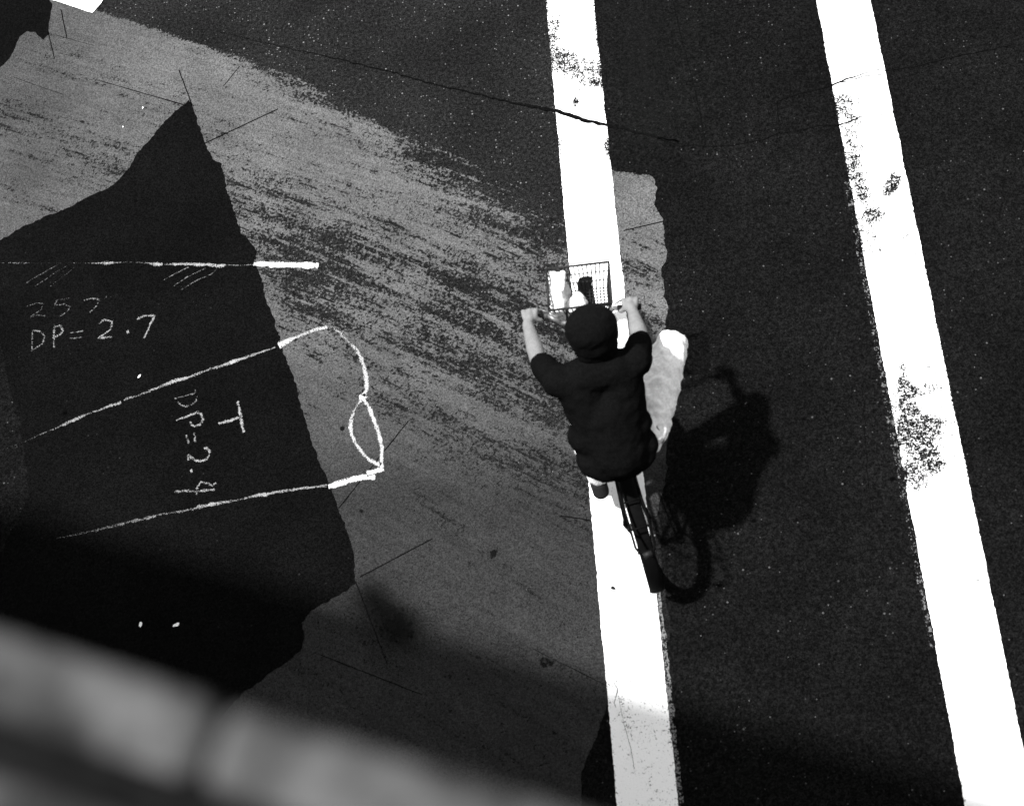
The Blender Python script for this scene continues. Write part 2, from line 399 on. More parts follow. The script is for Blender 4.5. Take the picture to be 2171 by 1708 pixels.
def wear2(x, y):
    w = 0.012
    w += 0.42*seg_blob(x, y, 1785, 212, 1812, 216, 18)+0.34*seg_blob(x, y, 1785, 240, 1815, 252, 18)
    w += 0.85*seg_blob(x, y, 1884, 408, 1898, 380, 13)
    w += 0.30*seg_blob(x, y, 1800, 285, 1812, 320, 20)+0.36*seg_blob(x, y, 1808, 352, 1830, 420, 20)+0.42*seg_blob(x, y, 1842, 458, 1860, 456, 18)
    w += 0.22*seg_blob(x, y, 1835, 490, 1850, 530, 22)+0.12*seg_blob(x, y, 1830, 300, 1850, 560, 50)
    w += 0.28*seg_blob(x, y, 1870, 790, 1900, 810, 16)+0.3*seg_blob(x, y, 1930, 828, 1985, 822, 14)
    w += 0.42*seg_blob(x, y, 1912, 860, 1926, 905, 34)+0.42*seg_blob(x, y, 1945, 905, 1978, 905, 24)+0.40*seg_blob(x, y, 1940, 940, 1960, 985, 44)
    w += 0.38*seg_blob(x, y, 1925, 1000, 1940, 1030, 22)+0.3*seg_blob(x, y, 1975, 960, 1985, 985, 16)
    w += 0.35*seg_blob(x, y, 1910, 770, 1930, 870, 14)
    return w
s1 = stripe('white_stripe', -0.556, -0.258, -0.5, 8.0, wear1, 3.0)
tag(s1, 'broad white painted road stripe that the cyclist rides along', 'road marking')
s2 = stripe('white_stripe', 1.083, 1.397, -0.5, 8.0, wear2, 13.0)
tag(s2, 'broad white painted road stripe with a large scuffed bare patch', 'road marking')
fr = strip('paint_fringe', [Vector((-0.247, y, 0)) for y in (0.6, 1.0, 1.4, 1.75, 2.0)], [.03, .03, .035, .028, .02], Z_PAINT-0.002, M_PAINT_THIN, 0.5, 1, s1, 0.004, 0.012, across=3)
fr = strip('paint_fringe', [Vector((-0.250, y, 0)) for y in (3.2, 3.6, 4.1)], [.02, .012, .01], Z_PAINT-0.002, M_PAINT_THIN, 0.55, 1, s1, 0.004, 0.012, across=3)
fr = strip('paint_fringe', [Vector((1.067, y, 0)) for y in (1.5, 2.0, 2.6, 3.2, 4.2)], [.025, .03, .04, .03, .03], Z_PAINT-0.002, M_PAINT_THIN, 0.72, 1, s2, 0.004, 0.012, across=3)
# cut-off stripe in the corner, its end sheared along the apron edge
d3 = (G(226, -8)-G(199, 28)).normalized()*5.0
s3pts = [G(70, -10), G(140, 10), G(188, 27), G(197, 29), G(214, 10), G(222, -4), G(222, -4)+d3, G(70, -10)+d3]
s3p = ragged(s3pts, 0.012, 0.005, 51.0)
s3 = sheet('white_stripe', s3p, Z_PAINT, M_PAINT); tag(s3, 'white painted stripe cut off slantwise at the concrete edge', 'road marking')

# --- cracks and saw cuts (thin dark gaps, laid as tar-black ribbons)
def R1(a, b): return G(593.6+a*.3906, b*.3906)
def R2(a, b): return G(1357+a*.3749, b*.3749)
def R4(a, b): return G(1357+a*.3749, 1114+b*.3749)
def crack(pts, w, par, jit=0.008):
    w = [q*(0.75 if par is not road else 1.1) for q in w]
    return strip('crack', pts, w, Z_CRACK, M_CRACK, 0, 1, par, jit, 0.012)
crack([R1(-350,170), R1(0,255), R1(300,320), R1(600,395), R1(900,475), R1(1180,540), R1(1330,575)], [.002,.003,.004,.006,.007,.008,.012], road, 0.01)
crack([R1(1330,575), R1(1500,605), R1(1540,620), R1(1640,655), R1(1770,680), R1(1990,735), R1(2171,772), R2(100,785), R2(230,830), R2(360,828)], [.014,.020,.022,.026,.016,.012,.008,.006,.005,.004], road, 0.008)
crack([R2(160,-80), R2(195,60), R2(260,330), R2(310,500), R2(350,700), R2(370,800), R2(360,832), R2(500,832), R2(720,785), R2(788,750), R2(772,580), R2(900,532), R2(1000,510), R2(1080,490)], [.005,.005,.005,.006,.007,.007,.006,.005,.006,.006,.006,.009,.010,.012], overlay, 0.008)
crack([R2(1080,490), R2(1150,458), R2(1250,425), R2(1350,398)], [.012,.014,.008,.008], overlay, 0.006)
crack([R2(1135,472), R2(1180,466), R2(1250,440), R2(1365,425)], [.008,.007,.009,.008], overlay, 0.006)
crack([R2(1360,410), R2(1560,380), R2(1800,320), R2(2100,262)], [.008,.007,.006,.004], overlay, 0.008)
crack([R2(790,760), R2(900,740), R2(1010,716), R2(1120,712), R2(1190,690), R2(1240,666), R2(1410,650)], [.004,.005,.006,.016,.014,.007,.006], overlay, 0.006)
crack([R2(1160,872), R2(1210,868)], [.004,.003], overlay, 0.002)
crack([R2(1470,1362), R2(1510,1335), R2(1548,1326)], [.004,.008,.006], overlay, 0.004)
crack([R2(1530,1443), R2(1575,1433)], [.004,.008], overlay, 0.004)
crack([G(1949,778), G(1972,779)], [.006,.008], overlay, 0.003)
crack([R4(900,140), R4(1050,165), R4(1180,195), R4(1290,140), R4(1440,130), R4(1540,180), R4(1592,225)], [.003,.006,.007,.005,.007,.008,.007], overlay, 0.01)
crack([R4(1592,222), R4(1700,250), R4(1800,275), R4(1880,300), R4(1905,315), R4(1930,305), R4(1955,318)], [.002,.002,.003,.005,.009,.006,.004], overlay, 0.004)
crack([G(1826,820), G(1834,920), G(1838,1000), G(1846,1090)], [.003,.005,.003,.002], overlay, 0.008)
crack([G(1300,1445), G(1310,1460), G(1302,1490), G(1306,1500)], [.003,.005,.004,.003], overlay, 0.004)
crack([G(1312,1475), G(1322,1530), G(1338,1590), G(1346,1630)], [.002,.002,.003,.002], overlay, 0.003)
def cut(a, b, w, par=apron):
    w = [q*0.6 for q in w] if isinstance(w, list) else w*0.62
    return strip('saw_cut', [G(*a), G(*b)], w, Z_PATCH, M_CRACK, 0, 1, par, 0.002, 0.03)
cut((380,150),(408,225),.010); cut((434,305),(590,232),.010); cut((718,1078),(866,893),.009); cut((763,1223),(917,1142),.009)
cut((130,22),(142,81),.009); cut((103,70),(116,126),.009); cut((508,142),(474,184),.006); cut((754,1232),(822,1408),.008)
cut((1322,490),(1406,470),.010); cut((1188,1093),(1256,1104),.010); cut((680,1388),(895,1472),.007); cut((1130,1375),(1296,1458),.006)
cut((198,168),(395,225),[.006,.010]); cut((30,165),(135,202),.005); cut((120,76),(200,98),.004)
# loose bits
def blotch(px, py, r, z, mat, par, name, asp=1.6):
    c = G(px, py); a0 = random.random()*6; pts = []
    for k in range(14):
        a = k/14*2*math.pi; rr = r*(0.7+0.6*random.random()); v = Vector((math.cos(a)*rr*asp, math.sin(a)*rr, 0)); v.rotate(Matrix.Rotation(a0, 3, 'Z')); pts.append(c+v)
    return sheet(name, pts, z, mat, par)
for (x, y, r) in ((726,908,.012),(765,1083,.011),(1046,1172,.02),(1170,465,.014),(1300,1247,.012),(1155,1408,.02),(870,1345,.02),(1513,660,.014),(1492,655,.006),(890,385,.008),(1083,672,.01),(700,860,.005),(790,720,.012),(1222,217,.012)):
    c = G(x, y); a0 = random.random()*6; pts = []
    for k in range(16):
        a = k/16*2*math.pi; rr = r*(0.8+0.7*random.random()); v = Vector((math.cos(a)*rr*1.5, math.sin(a)*rr, 0)); v.rotate(Matrix.Rotation(a0, 3, 'Z')); pts.append(c+v)
    film('tar_spot', pts, Z_CRACK, M_TARFILM, apron, 0.05, 1.0, 3)
for (x, y, r) in ((300,1324,.008),(376,1325,.010),(297,799,.006),(304,231,.0045),(262,271,.0035)):
    o = blotch(x, y, r, Z_CRACK+0.002, M_PAINT, None, 'paper_scrap', 1.8)
    o.parent = patch if y > 500 else apron
    at = o.data.attributes.new('wear', 'FLOAT', 'POINT')

# --- chalk marks
def C4(a, b): return G(a*.3972, 508.8+b*.3972)
def chalk_line(label, segs):
    """segs: list of (points, widths, wear, tone)"""
    e = empty('chalk_line', segs[0][0][0]); tag(e, label, 'chalk mark')
    for pts, w, we, to in segs:
        o = strip('stroke', pts, w, Z_CHALK, M_CHALK, we, to, None, 0.003, 0.012, 0.5, 4); o.parent = e; o.matrix_parent_inverse = Matrix.Translation(-Vector(e.location))
    return e
chalk_line('straight white chalk line with hatching under it above the DP=2.7 writing', [
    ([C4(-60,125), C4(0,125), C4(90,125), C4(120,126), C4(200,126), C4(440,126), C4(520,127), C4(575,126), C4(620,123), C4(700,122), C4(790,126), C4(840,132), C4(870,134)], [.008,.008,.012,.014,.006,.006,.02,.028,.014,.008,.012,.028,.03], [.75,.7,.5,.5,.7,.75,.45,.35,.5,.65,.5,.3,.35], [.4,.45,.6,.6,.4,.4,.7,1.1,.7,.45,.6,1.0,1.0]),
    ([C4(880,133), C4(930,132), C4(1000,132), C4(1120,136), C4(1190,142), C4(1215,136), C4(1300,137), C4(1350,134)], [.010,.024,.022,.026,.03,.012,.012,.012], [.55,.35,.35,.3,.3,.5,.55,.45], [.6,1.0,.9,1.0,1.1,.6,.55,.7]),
    ([C4(1356,130), C4(1450,134), C4(1600,138), C4(1702,140)], [.026,.042,.036,.042], [.1,.02,.05,.1], [1.9,2.0,1.8,1.9]),
    ([C4(135,237), C4(230,180), C4(330,125)], [.011,.009,.009], .55, .35), ([C4(185,255), C4(270,195), C4(370,135)], .009, .6, .32), ([C4(265,256), C4(330,205), C4(400,150)], .008, .65, .3),
    ([C4(878,216), C4(950,175), C4(1012,146)], .012, .45, .55), ([C4(930,248), C4(1010,195), C4(1100,152)], .011, .5, .5), ([C4(970,268), C4(1060,215), C4(1130,185), C4(1168,150)], .010, .5, .5)])
chalk_line('slanting white chalk line ending in a curved hook on the concrete', [
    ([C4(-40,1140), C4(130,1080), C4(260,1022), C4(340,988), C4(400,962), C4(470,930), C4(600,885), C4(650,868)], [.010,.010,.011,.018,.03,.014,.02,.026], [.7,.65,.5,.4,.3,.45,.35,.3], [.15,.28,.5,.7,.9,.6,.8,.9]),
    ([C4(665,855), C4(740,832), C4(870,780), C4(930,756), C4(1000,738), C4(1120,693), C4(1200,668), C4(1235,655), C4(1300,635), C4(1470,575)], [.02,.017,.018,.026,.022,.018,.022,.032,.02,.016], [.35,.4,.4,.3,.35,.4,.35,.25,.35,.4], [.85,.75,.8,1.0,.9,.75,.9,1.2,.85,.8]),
    ([C4(1490,568), C4(1530,545), C4(1600,515), C4(1680,482), C4(1748,466)], [.042,.036,.024,.024,.028], [.15,.2,.35,.35,.25], [1.8,1.6,1.2,1.2,1.6]),
    ([C4(1785,480), C4(1820,498), C4(1860,545), C4(1900,580), C4(1930,630), C4(1948,690), C4(1958,740), C4(1960,800), C4(1940,835)], [.024,.03,.016,.022,.025,.026,.03,.028,.03], [.5,.4,.5,.35,.3,.3,.25,.3,.2], [1.2,1.3,1.0,1.2,1.3,1.4,1.5,1.4,1.8])])
chalk_line('white chalk loop drawn on the concrete below the hook', [
    ([C4(1935,825), C4(1942,850)], [.03,.044], .05, 1.9),
    ([C4(1940,850), C4(1965,885), C4(1985,930), C4(2008,985), C4(2022,1030), C4(2040,1110), C4(2036,1190), C4(2038,1225), C4(1960,1250)], [.03,.026,.026,.03,.026,.028,.026,.034,.03], [.2,.25,.2,.2,.25,.2,.25,.15,.1], [1.7,1.4,1.5,1.5,1.4,1.5,1.4,1.8,1.8]),
    ([C4(1930,860), C4(1900,895), C4(1880,940), C4(1872,1000), C4(1880,1045), C4(1905,1095), C4(1945,1150), C4(1990,1185), C4(2034,1205)], [.026,.018,.024,.028,.026,.024,.022,.026,.03], [.3,.45,.3,.25,.3,.3,.3,.25,.2], [1.4,1.1,1.3,1.5,1.4,1.4,1.4,1.5,1.7])])
chalk_line('white chalk line fading out on the black patch under the DP=2.4 writing', [
    ([C4(2004,1268), C4(1940,1266), C4(1860,1286), C4(1755,1318)], [.034,.04,.034,.04], [.1,.05,.1,.1], [1.8,1.9,1.7,1.8]),
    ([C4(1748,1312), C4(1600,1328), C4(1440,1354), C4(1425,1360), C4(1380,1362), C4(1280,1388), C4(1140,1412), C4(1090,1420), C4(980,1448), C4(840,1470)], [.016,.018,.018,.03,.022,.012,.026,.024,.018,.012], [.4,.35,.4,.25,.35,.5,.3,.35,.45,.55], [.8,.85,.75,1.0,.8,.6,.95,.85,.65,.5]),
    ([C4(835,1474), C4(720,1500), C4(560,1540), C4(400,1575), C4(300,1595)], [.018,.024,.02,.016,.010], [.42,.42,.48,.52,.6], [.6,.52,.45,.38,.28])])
def K(a, b): return (380+a/5.337)*2.135, (950+b/5.337-600)*2.135
def writing(label, chars):
    c0 = chars[0][1][0][0]
    e = empty('chalk_writing', C4(*c0)); tag(e, label, 'chalk writing')
    for name, strokes, w, we, to in chars:
        V, Fc, AE, AT = [], [], [], []
        tmp = []
        for s in strokes:
            pts = [C4(*q) for q in s]
            if len(pts) == 1: pts = [pts[0], pts[0]+Vector((0.012, 0.004, 0))]; ww = w*1.9
            else: ww = w
            tmp.append(strip('stroke_tmp', pts, ww, Z_CHALK, None, we, to, None, 0.003, 0.008, 0.45, 4))
        for o in tmp:
            m = o.data; k = len(V); V += [tuple(v.co) for v in m.vertices]; Fc += [tuple(i+k for i in p.vertices) for p in m.polygons]
            AE += [d.value for d in m.attributes['wear'].data]; AT += [d.value for d in m.attributes['tone'].data]
            bpy.data.objects.remove(o); bpy.data.meshes.remove(m)
        me = bpy.data.meshes.new(name); me.from_pydata(V, [], Fc)
        for nm, A in (('wear', AE), ('tone', AT)):
            at = me.attributes.new(nm, 'FLOAT', 'POINT'); at.data.foreach_set('value', A)
        o = link(name, me, M_CHALK, e); o.matrix_parent_inverse = Matrix.Translation(-Vector(e.location))
writing("chalk writing reading 257'' over DP=2.7 on the black patch", [
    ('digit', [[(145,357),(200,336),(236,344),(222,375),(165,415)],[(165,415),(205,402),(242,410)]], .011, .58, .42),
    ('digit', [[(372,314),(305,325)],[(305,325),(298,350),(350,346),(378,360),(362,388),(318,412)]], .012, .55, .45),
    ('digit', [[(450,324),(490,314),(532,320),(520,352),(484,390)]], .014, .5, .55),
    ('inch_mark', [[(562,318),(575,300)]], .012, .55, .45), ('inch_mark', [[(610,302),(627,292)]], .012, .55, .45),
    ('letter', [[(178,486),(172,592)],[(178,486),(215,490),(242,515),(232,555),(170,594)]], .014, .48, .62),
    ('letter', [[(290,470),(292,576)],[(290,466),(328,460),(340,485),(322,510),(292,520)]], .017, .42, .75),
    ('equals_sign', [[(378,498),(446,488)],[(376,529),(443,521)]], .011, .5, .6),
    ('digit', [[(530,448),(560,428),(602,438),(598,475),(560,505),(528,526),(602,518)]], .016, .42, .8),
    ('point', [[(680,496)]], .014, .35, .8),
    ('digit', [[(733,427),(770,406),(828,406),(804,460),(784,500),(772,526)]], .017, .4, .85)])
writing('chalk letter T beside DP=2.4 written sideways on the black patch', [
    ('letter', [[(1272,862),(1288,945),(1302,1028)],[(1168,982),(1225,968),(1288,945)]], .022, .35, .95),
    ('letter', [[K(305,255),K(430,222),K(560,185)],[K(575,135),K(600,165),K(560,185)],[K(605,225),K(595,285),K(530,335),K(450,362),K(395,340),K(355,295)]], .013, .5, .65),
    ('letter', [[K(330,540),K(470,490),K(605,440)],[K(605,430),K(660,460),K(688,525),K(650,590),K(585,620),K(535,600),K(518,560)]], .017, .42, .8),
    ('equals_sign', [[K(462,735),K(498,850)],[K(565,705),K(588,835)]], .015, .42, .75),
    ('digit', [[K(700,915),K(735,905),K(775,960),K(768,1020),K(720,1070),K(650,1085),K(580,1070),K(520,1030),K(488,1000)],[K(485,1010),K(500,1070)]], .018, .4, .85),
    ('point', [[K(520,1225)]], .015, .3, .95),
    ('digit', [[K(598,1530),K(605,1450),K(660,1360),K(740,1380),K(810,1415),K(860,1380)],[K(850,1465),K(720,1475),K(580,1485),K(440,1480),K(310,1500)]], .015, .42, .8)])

# ------------------------------------------------------------------ parapet under the lens
def box_bm(bm, lo, hi, bev=0.0):
    r = bmesh.ops.create_cube(bm, size=1.0); vs = r['verts']
    for v in vs: v.co = Vector((lo[k]+(hi[k]-lo[k])*(v.co[k]+0.5) for k in range(3)))
    if bev: bmesh.ops.bevel(bm, geom=list({e for v in vs for e in v.link_edges}), offset=bev, segments=3, affect='EDGES', profile=0.5)
ZC = CAM_H-0.70
A, B = G(0, 1332, ZC), G(1230, 1722, ZC)
ed = (B-A).normalized(); ang = math.atan2(ed.y, ed.x)
par = empty('parapet_wall', (A.x, A.y, 0), ang)        # local x along the edge, local -y towards the building
tag(par, 'out-of-focus pale stone parapet wall with jointed coping blocks', 'wall')
bm = bmesh.new(); box_bm(bm, (-14, -0.42, 0.0), (14, -0.045, ZC-0.12)); frombm('wall', bm, M_WALL, par)
JL = (ed.x*(G(440,1560,ZC)-A).x+ed.y*(G(440,1560,ZC)-A).y)           # where a joint crosses
def ldep(px, py):
    q = G(px, py, ZC)-A; return -(-q.x*ed.y+q.y*ed.x)
GR = (ldep(0, 1578)+ldep(200, 1645))/2; print('groove', GR)
for i in range(-9, 10):
    x0, x1 = JL+i*0.86+0.0035, JL+(i+1)*0.86-0.0035
    for (ya, yb, zt) in ((-GR+0.012, 0.0, ZC), (-0.47, -GR-0.012, ZC-0.004)):
        bm = bmesh.new(); box_bm(bm, (x0, ya, ZC-0.12), (x1, yb, zt-0.0005*((i*7) % 5)), 0.010)
        frombm('coping_stone', bm, M_STONE, par)
bm = bmesh.new(); box_bm(bm, (-14, -0.44, ZC-0.119), (14, -0.02, ZC-0.009)); frombm('mortar_bed', bm, M_MORTAR, par)
bm = bmesh.new(); box_bm(bm, (-14, -3.6, ZC-1.25), (14, -0.42, ZC-1.0)); frombm('deck_slab', bm, M_WALL, par)
bm = bmesh.new(); box_bm(bm, (-14, -3.6, 0.0), (14, -3.3, ZC-1.26)); frombm('rear_wall', bm, M_WALL, par)

# ------------------------------------------------------------------ bicycle (local x forward, y left, z up)
HEAD = math.radians(10.0)
BIKE = Vector((-0.305, 2.215, Z_PAINT))
def bike_empty(name):
    return empty(name, BIKE, math.pi/2+HEAD)
def tube(bm, p0, p1, r, r2=None, seg=10, caps=True):
    p0, p1 = Vector(p0), Vector(p1); d = p1-p0
    if d.length < 1e-6: return
    m = Matrix.Translation((p0+p1)/2) @ d.to_track_quat('Z', 'Y').to_matrix().to_4x4()
    bmesh.ops.create_cone(bm, cap_ends=caps, segments=seg, radius1=r, radius2=r if r2 is None else r2, depth=d.length, matrix=m)
def path(bm, pts, r, seg=8):
    for a, b in zip(pts, pts[1:]): tube(bm, a, b, r, None, seg)
    for p in pts[1:-1]: bmesh.ops.create_icosphere(bm, subdivisions=1, radius=r*1.02, matrix=Matrix.Translation(Vector(p)))
def torus(bm, c, R, r, ns=48, nr=10, axis='Y', squash=1.0, a0=0.0, a1=2*math.pi, flat=False):
    rings = []; full = abs(a1-a0-2*math.pi) < 1e-6
    for i in range(ns if full else ns+1):
        a = a0+(a1-a0)*i/ns; ring = []
        for j in range(nr):
            b = 2*math.pi*j/nr; rr = R+r*math.cos(b)*squash
            ring.append(bm.verts.new((c[0]+rr*math.cos(a), c[1]+r*math.sin(b), c[2]+rr*math.sin(a))))
        rings.append(ring)
    n = len(rings)
    for i in range(n if full else n-1):
        for j in range(nr):
            bm.faces.new((rings[i][j], rings[i][(j+1) % nr], rings[(i+1) % n][(j+1) % nr], rings[(i+1) % n][j]))
STEER = Matrix.Translation((.80,0,0)) @ Matrix.Rotation(math.radians(-11), 4, 'Z') @ Matrix.Translation((-.80,0,0))
def turned(name, bm, mat, parent=None, smooth=False):
    bmesh.ops.transform(bm, matrix=STEER, verts=bm.verts); return frombm(name, bm, mat, parent, smooth)
bike = bike_empty('bicycle'); tag(bike, 'dark bicycle with a wire front basket and rear rack ridden along the stripe', 'bicycle')
WR = 0.335; RA = Vector((-0.03, 0, WR)); FA = Vector((1.02, 0, WR)); BB = Vector((0.42, 0, 0.28))
HT, HB = Vector((0.80, 0, 0.80)), Vector((0.85, 0, 0.66)); ST_ = Vector((0.24, 0, 0.76))
bm = bmesh.new()
tube(bm, BB, ST_, .016); tube(bm, BB, HB, .018); tube(bm, ST_-Vector((-.01,0,.04)), HT-Vector((-.01,0,.04)), .016); tube(bm, HT, HB, .021)
for s in (-1, 1):
    tube(bm, BB+Vector((0,s*.03,0)), RA+Vector((0,s*.06,0)), .010); tube(bm, ST_+Vector((0,s*.02,-.03)), RA+Vector((0,s*.06,0)), .009)
tube(bm, BB-Vector((0,.04,0)), BB+Vector((0,.04,0)), .024)
frombm('frame', bm, M_FRAME, bike, True)
bm = bmesh.new(); tube(bm, HB, Vector((.87,0,.64)), .02)
tube(bm, (.865,-.055,.645), (.865,.055,.645), .016)
for s in (-1, 1): path(bm, [(.866,s*.055,.645), (.93,s*.055,.50), FA+Vector((0,s*.055,0))], .011)
turned('fork', bm, M_FRAME, bike, True)
def wheel(name, c, frombm=frombm):
    bm = bmesh.new(); torus(bm, c, WR-.024, .024, 64, 12); w = frombm(name, bm, M_RUBBER, bike, True)
    bm = bmesh.new(); torus(bm, c, WR-.052, .011, 64, 8); frombm('rim', bm, M_STEEL, w, True)
    bm = bmesh.new()
    for k in range(28):
        a = k/28*2*math.pi; s = 1 if k % 2 else -1
        tube(bm, c+Vector((.016*math.cos(a+.9), s*.03, .016*math.sin(a+.9))), c+Vector(((WR-.055)*math.cos(a), 0, (WR-.055)*math.sin(a))), .0014, None, 5)
    frombm('spokes', bm, M_STEEL, w)
    bm = bmesh.new(); tube(bm, c-Vector((0,.055,0)), c+Vector((0,.055,0)), .016); frombm('hub', bm, M_STEEL, w, True)
wheel('rear_wheel', RA); wheel('front_wheel', FA, turned)
def fender(name, c, a0, a1, frombm=frombm):
    bm = bmesh.new(); rings = []
    for i in range(25):
        a = a0+(a1-a0)*i/24; ring = []
        for j in range(7):
            b = -1.2+2.4*j/6; rr = WR+.004+.016*math.cos(b); ring.append(bm.verts.new((c.x+rr*math.cos(a), .037*math.sin(b)/math.sin(1.2), c.z+rr*math.sin(a))))
        rings.append(ring)
    for r0, r1 in zip(rings, rings[1:]):
        for j in range(6): bm.faces.new((r0[j], r0[j+1], r1[j+1], r1[j]))
    o = frombm(name, bm, M_FRAME, bike, True); md = o.modifiers.new('s', 'SOLIDIFY'); md.thickness = .002; return o
fender('rear_mudguard', RA, math.radians(35), math.radians(212)); fender('front_mudguard', FA, math.radians(20), math.radians(150), turned)
bm = bmesh.new(); z = .735
for s in (-1, 1):
    path(bm, [(.20,s*.04,.80), (.13,s*.047,z), (-.27,s*.047,z), (-.31,s*.03,z)], .006); path(bm, [(-.02,s*.07,WR+.02), (-.06,s*.047,z)], .005); path(bm, [(-.02,s*.07,WR+.02), (-.20,s*.047,z)], .005)
for x in (.10, -.04, -.18, -.30): tube(bm, (x,-.045,z), (x,.045,z), .005)
frombm('rear_rack', bm, M_FRAME, bike, True)
bm = bmesh.new(); path(bm, [(-.31,-.02,z-.01), (-.315,.02,z-.01)], .018); frombm('reflector', bm, M_SEAT, bike, True)
# saddle
bm = bmesh.new(); rings = []
for i, (x, w, zz, th) in enumerate(((-.02,.03,.885,.02),(0.0,.075,.895,.04),(.05,.095,.905,.055),(.11,.075,.905,.05),(.17,.04,.90,.045),(.24,.026,.895,.04),(.285,.018,.885,.03))):
    rings.append([bm.verts.new((x+.06, w*math.cos(a), zz-th*.5+th*.5*math.sin(a))) for a in [2*math.pi*k/12 for k in range(12)]])
for r0, r1 in zip(rings, rings[1:]):
    for j in range(12): bm.faces.new((r0[j], r0[(j+1) % 12], r1[(j+1) % 12], r1[j]))
bm.faces.new(rings[0]); bm.faces.new(rings[-1][::-1]); bmesh.ops.recalc_face_normals(bm, faces=bm.faces)
sd = frombm('saddle', bm, M_SEAT, bike, True)
bm = bmesh.new(); tube(bm, ST_-Vector((0,0,.02)), (.19,0,.87), .012); frombm('seat_post', bm, M_STEEL, sd, True)
# handlebar
bm = bmesh.new(); tube(bm, HT, (.785,0,.93), .014); tube(bm, (.785,0,.93), (.82,0,.96), .015)
bar = turned('stem', bm, M_STEEL, bike, True)
bm = bmesh.new(); path(bm, [(.865,-.29,1.0), (.875,-.16,.995), (.84,-.10,.97), (.82,0,.96), (.84,.10,.97), (.875,.16,.995), (.865,.29,1.0)], .0115, 10)
bar = turned('handlebar', bm, M_STEEL, bike, True)
for s in (-1, 1):
    bm = bmesh.new(); tube(bm, (.865,s*.295,1.0), (.872,s*.18,.997), .0165, None, 14); turned('grip', bm, M_RUBBER, bar, True)
    bm = bmesh.new(); path(bm, [(.90,s*.165,.985), (.925,s*.20,.975), (.93,s*.27,.97)], .005); turned('brake_lever', bm, M_STEEL, bar, True)
# cranks, chainring, pedals
bm = bmesh.new(); torus(bm, (BB.x,-.05,BB.z), .085, .006, 32, 6)
for k in range(5):
    a = k*2*math.pi/5; tube(bm, (BB.x,-.05,BB.z), (BB.x+.083*math.cos(a),-.05,BB.z+.083*math.sin(a)), .006)
tube(bm, (BB.x,-.08,BB.z), (BB.x,.08,BB.z), .014)
PR, PL = Vector((.515,-.085,.405)), Vector((.325,.085,.155))
tube(bm, (BB.x,-.075,BB.z), PR, .012, .010); tube(bm, (BB.x,.075,BB.z), PL, .012, .010)
cr = frombm('crank', bm, M_STEEL, bike, True)
for P, s in ((PR,-1), (PL,1)):
    bm = bmesh.new(); tube(bm, P, P+Vector((0,s*.095,0)), .006); box_bm(bm, (P.x-.04, min(P.y+s*.01,P.y+s*.095), P.z-.012), (P.x+.04, max(P.y+s*.01,P.y+s*.095), P.z+.012), .004); frombm('pedal', bm, M_RUBBER, cr)
bm = bmesh.new()
for s in (1, -1): tube(bm, (BB.x, -.05, BB.z+s*.085), (RA.x, -.05, WR+s*.035), .005)
torus(bm, (RA.x,-.05,WR), .035, .005, 20, 6); frombm('chain', bm, M_STEEL, bike)
# wire basket
bx0, bx1, by, bz0, bz1 = .905, 1.135, .155, .78, .99
bas = None
bm = bmesh.new()
def rect(z, gx, gy, r):
    q = [(bx0+gx,-by+gy,z), (bx1-gx,-by+gy,z), (bx1-gx,by-gy,z), (bx0+gx,by-gy,z), (bx0+gx,-by+gy,z)]; path(bm, q, r, 7)
rect(bz1, 0, 0, .006)
bas = turned('basket_rim', bm, M_WIRE, bike, True)
bm = bmesh.new()
for zz, g in ((bz0,.03), (bz0+.07,.02), (bz0+.14,.01)): rect(zz, g, g, .0026)
for k in range(15):
    y = -by+2*by*k/14; yb = y*(by-.03)/by
    path(bm, [(bx0,y,bz1), (bx0+.03,yb,bz0), (bx1-.03,yb,bz0), (bx1,y,bz1)], .0032, 6)
for k in range(1, 10):
    x = bx0+(bx1-bx0)*k/10; xb = (bx0+bx1)/2+(x-(bx0+bx1)/2)*(bx1-bx0-.06)/(bx1-bx0)
    path(bm, [(x,-by,bz1), (xb,-by+.03,bz0), (xb,by-.03,bz0), (x,by,bz1)], .0024, 6)
turned('wire_mesh', bm, M_WIRE, bas)
bm = bmesh.new()
for s in (-1, 1): tube(bm, (bx0,s*.07,bz1-.02), (.835,s*.07,.967), .006); tube(bm, (bx0+.04,s*.05,bz0), FA+Vector((0,s*.062,0)), .005)
turned('basket_bracket', bm, M_FRAME, bas, True)
# things in the basket
def lump(name, parts, mat, parent=None, vox=.006, smooth=6, disp=0.0):
    """tapered limbs and ovals fused into one skin"""
    bm = bmesh.new()
    for p in parts:
        if p[0] == 'c':
            _, a, b, r0, r1 = p; a, b = Vector(a), Vector(b)
            tube(bm, a, b, r0, r1, 16)
            bmesh.ops.create_icosphere(bm, subdivisions=3, radius=r0, matrix=Matrix.Translation(a)); bmesh.ops.create_icosphere(bm, subdivisions=3, radius=r1, matrix=Matrix.Translation(b))
        else:
            _, c, sc, rot = p
            m = Matrix.Translation(Vector(c)) @ Matrix.Rotation(rot, 4, 'Y') @ Matrix.Diagonal((*sc, 1))
            bmesh.ops.create_icosphere(bm, subdivisions=4, radius=1.0, matrix=m)
    o = frombm(name, bm, mat, parent, True)
    md = o.modifiers.new('r', 'REMESH'); md.mode = 'VOXEL'; md.voxel_size = vox; md.use_smooth_shade = True
    md = o.modifiers.new('s', 'SMOOTH'); md.factor = 0.5; md.iterations = smooth
    if disp:
        tx = bpy.data.textures.new('crumple', 'CLOUDS'); tx.noise_scale = 0.05; tx.noise_depth = 2
        md = o.modifiers.new('d', 'DISPLACE'); md.texture = tx; md.strength = disp; md.mid_level = 0.5; md.texture_coords = 'LOCAL'
    return o
bag = bike_empty('paper_bag'); tag(bag, 'crumpled white paper bag lying in the bicycle basket', 'bag')
SP = lambda p: STEER @ Vector(p)
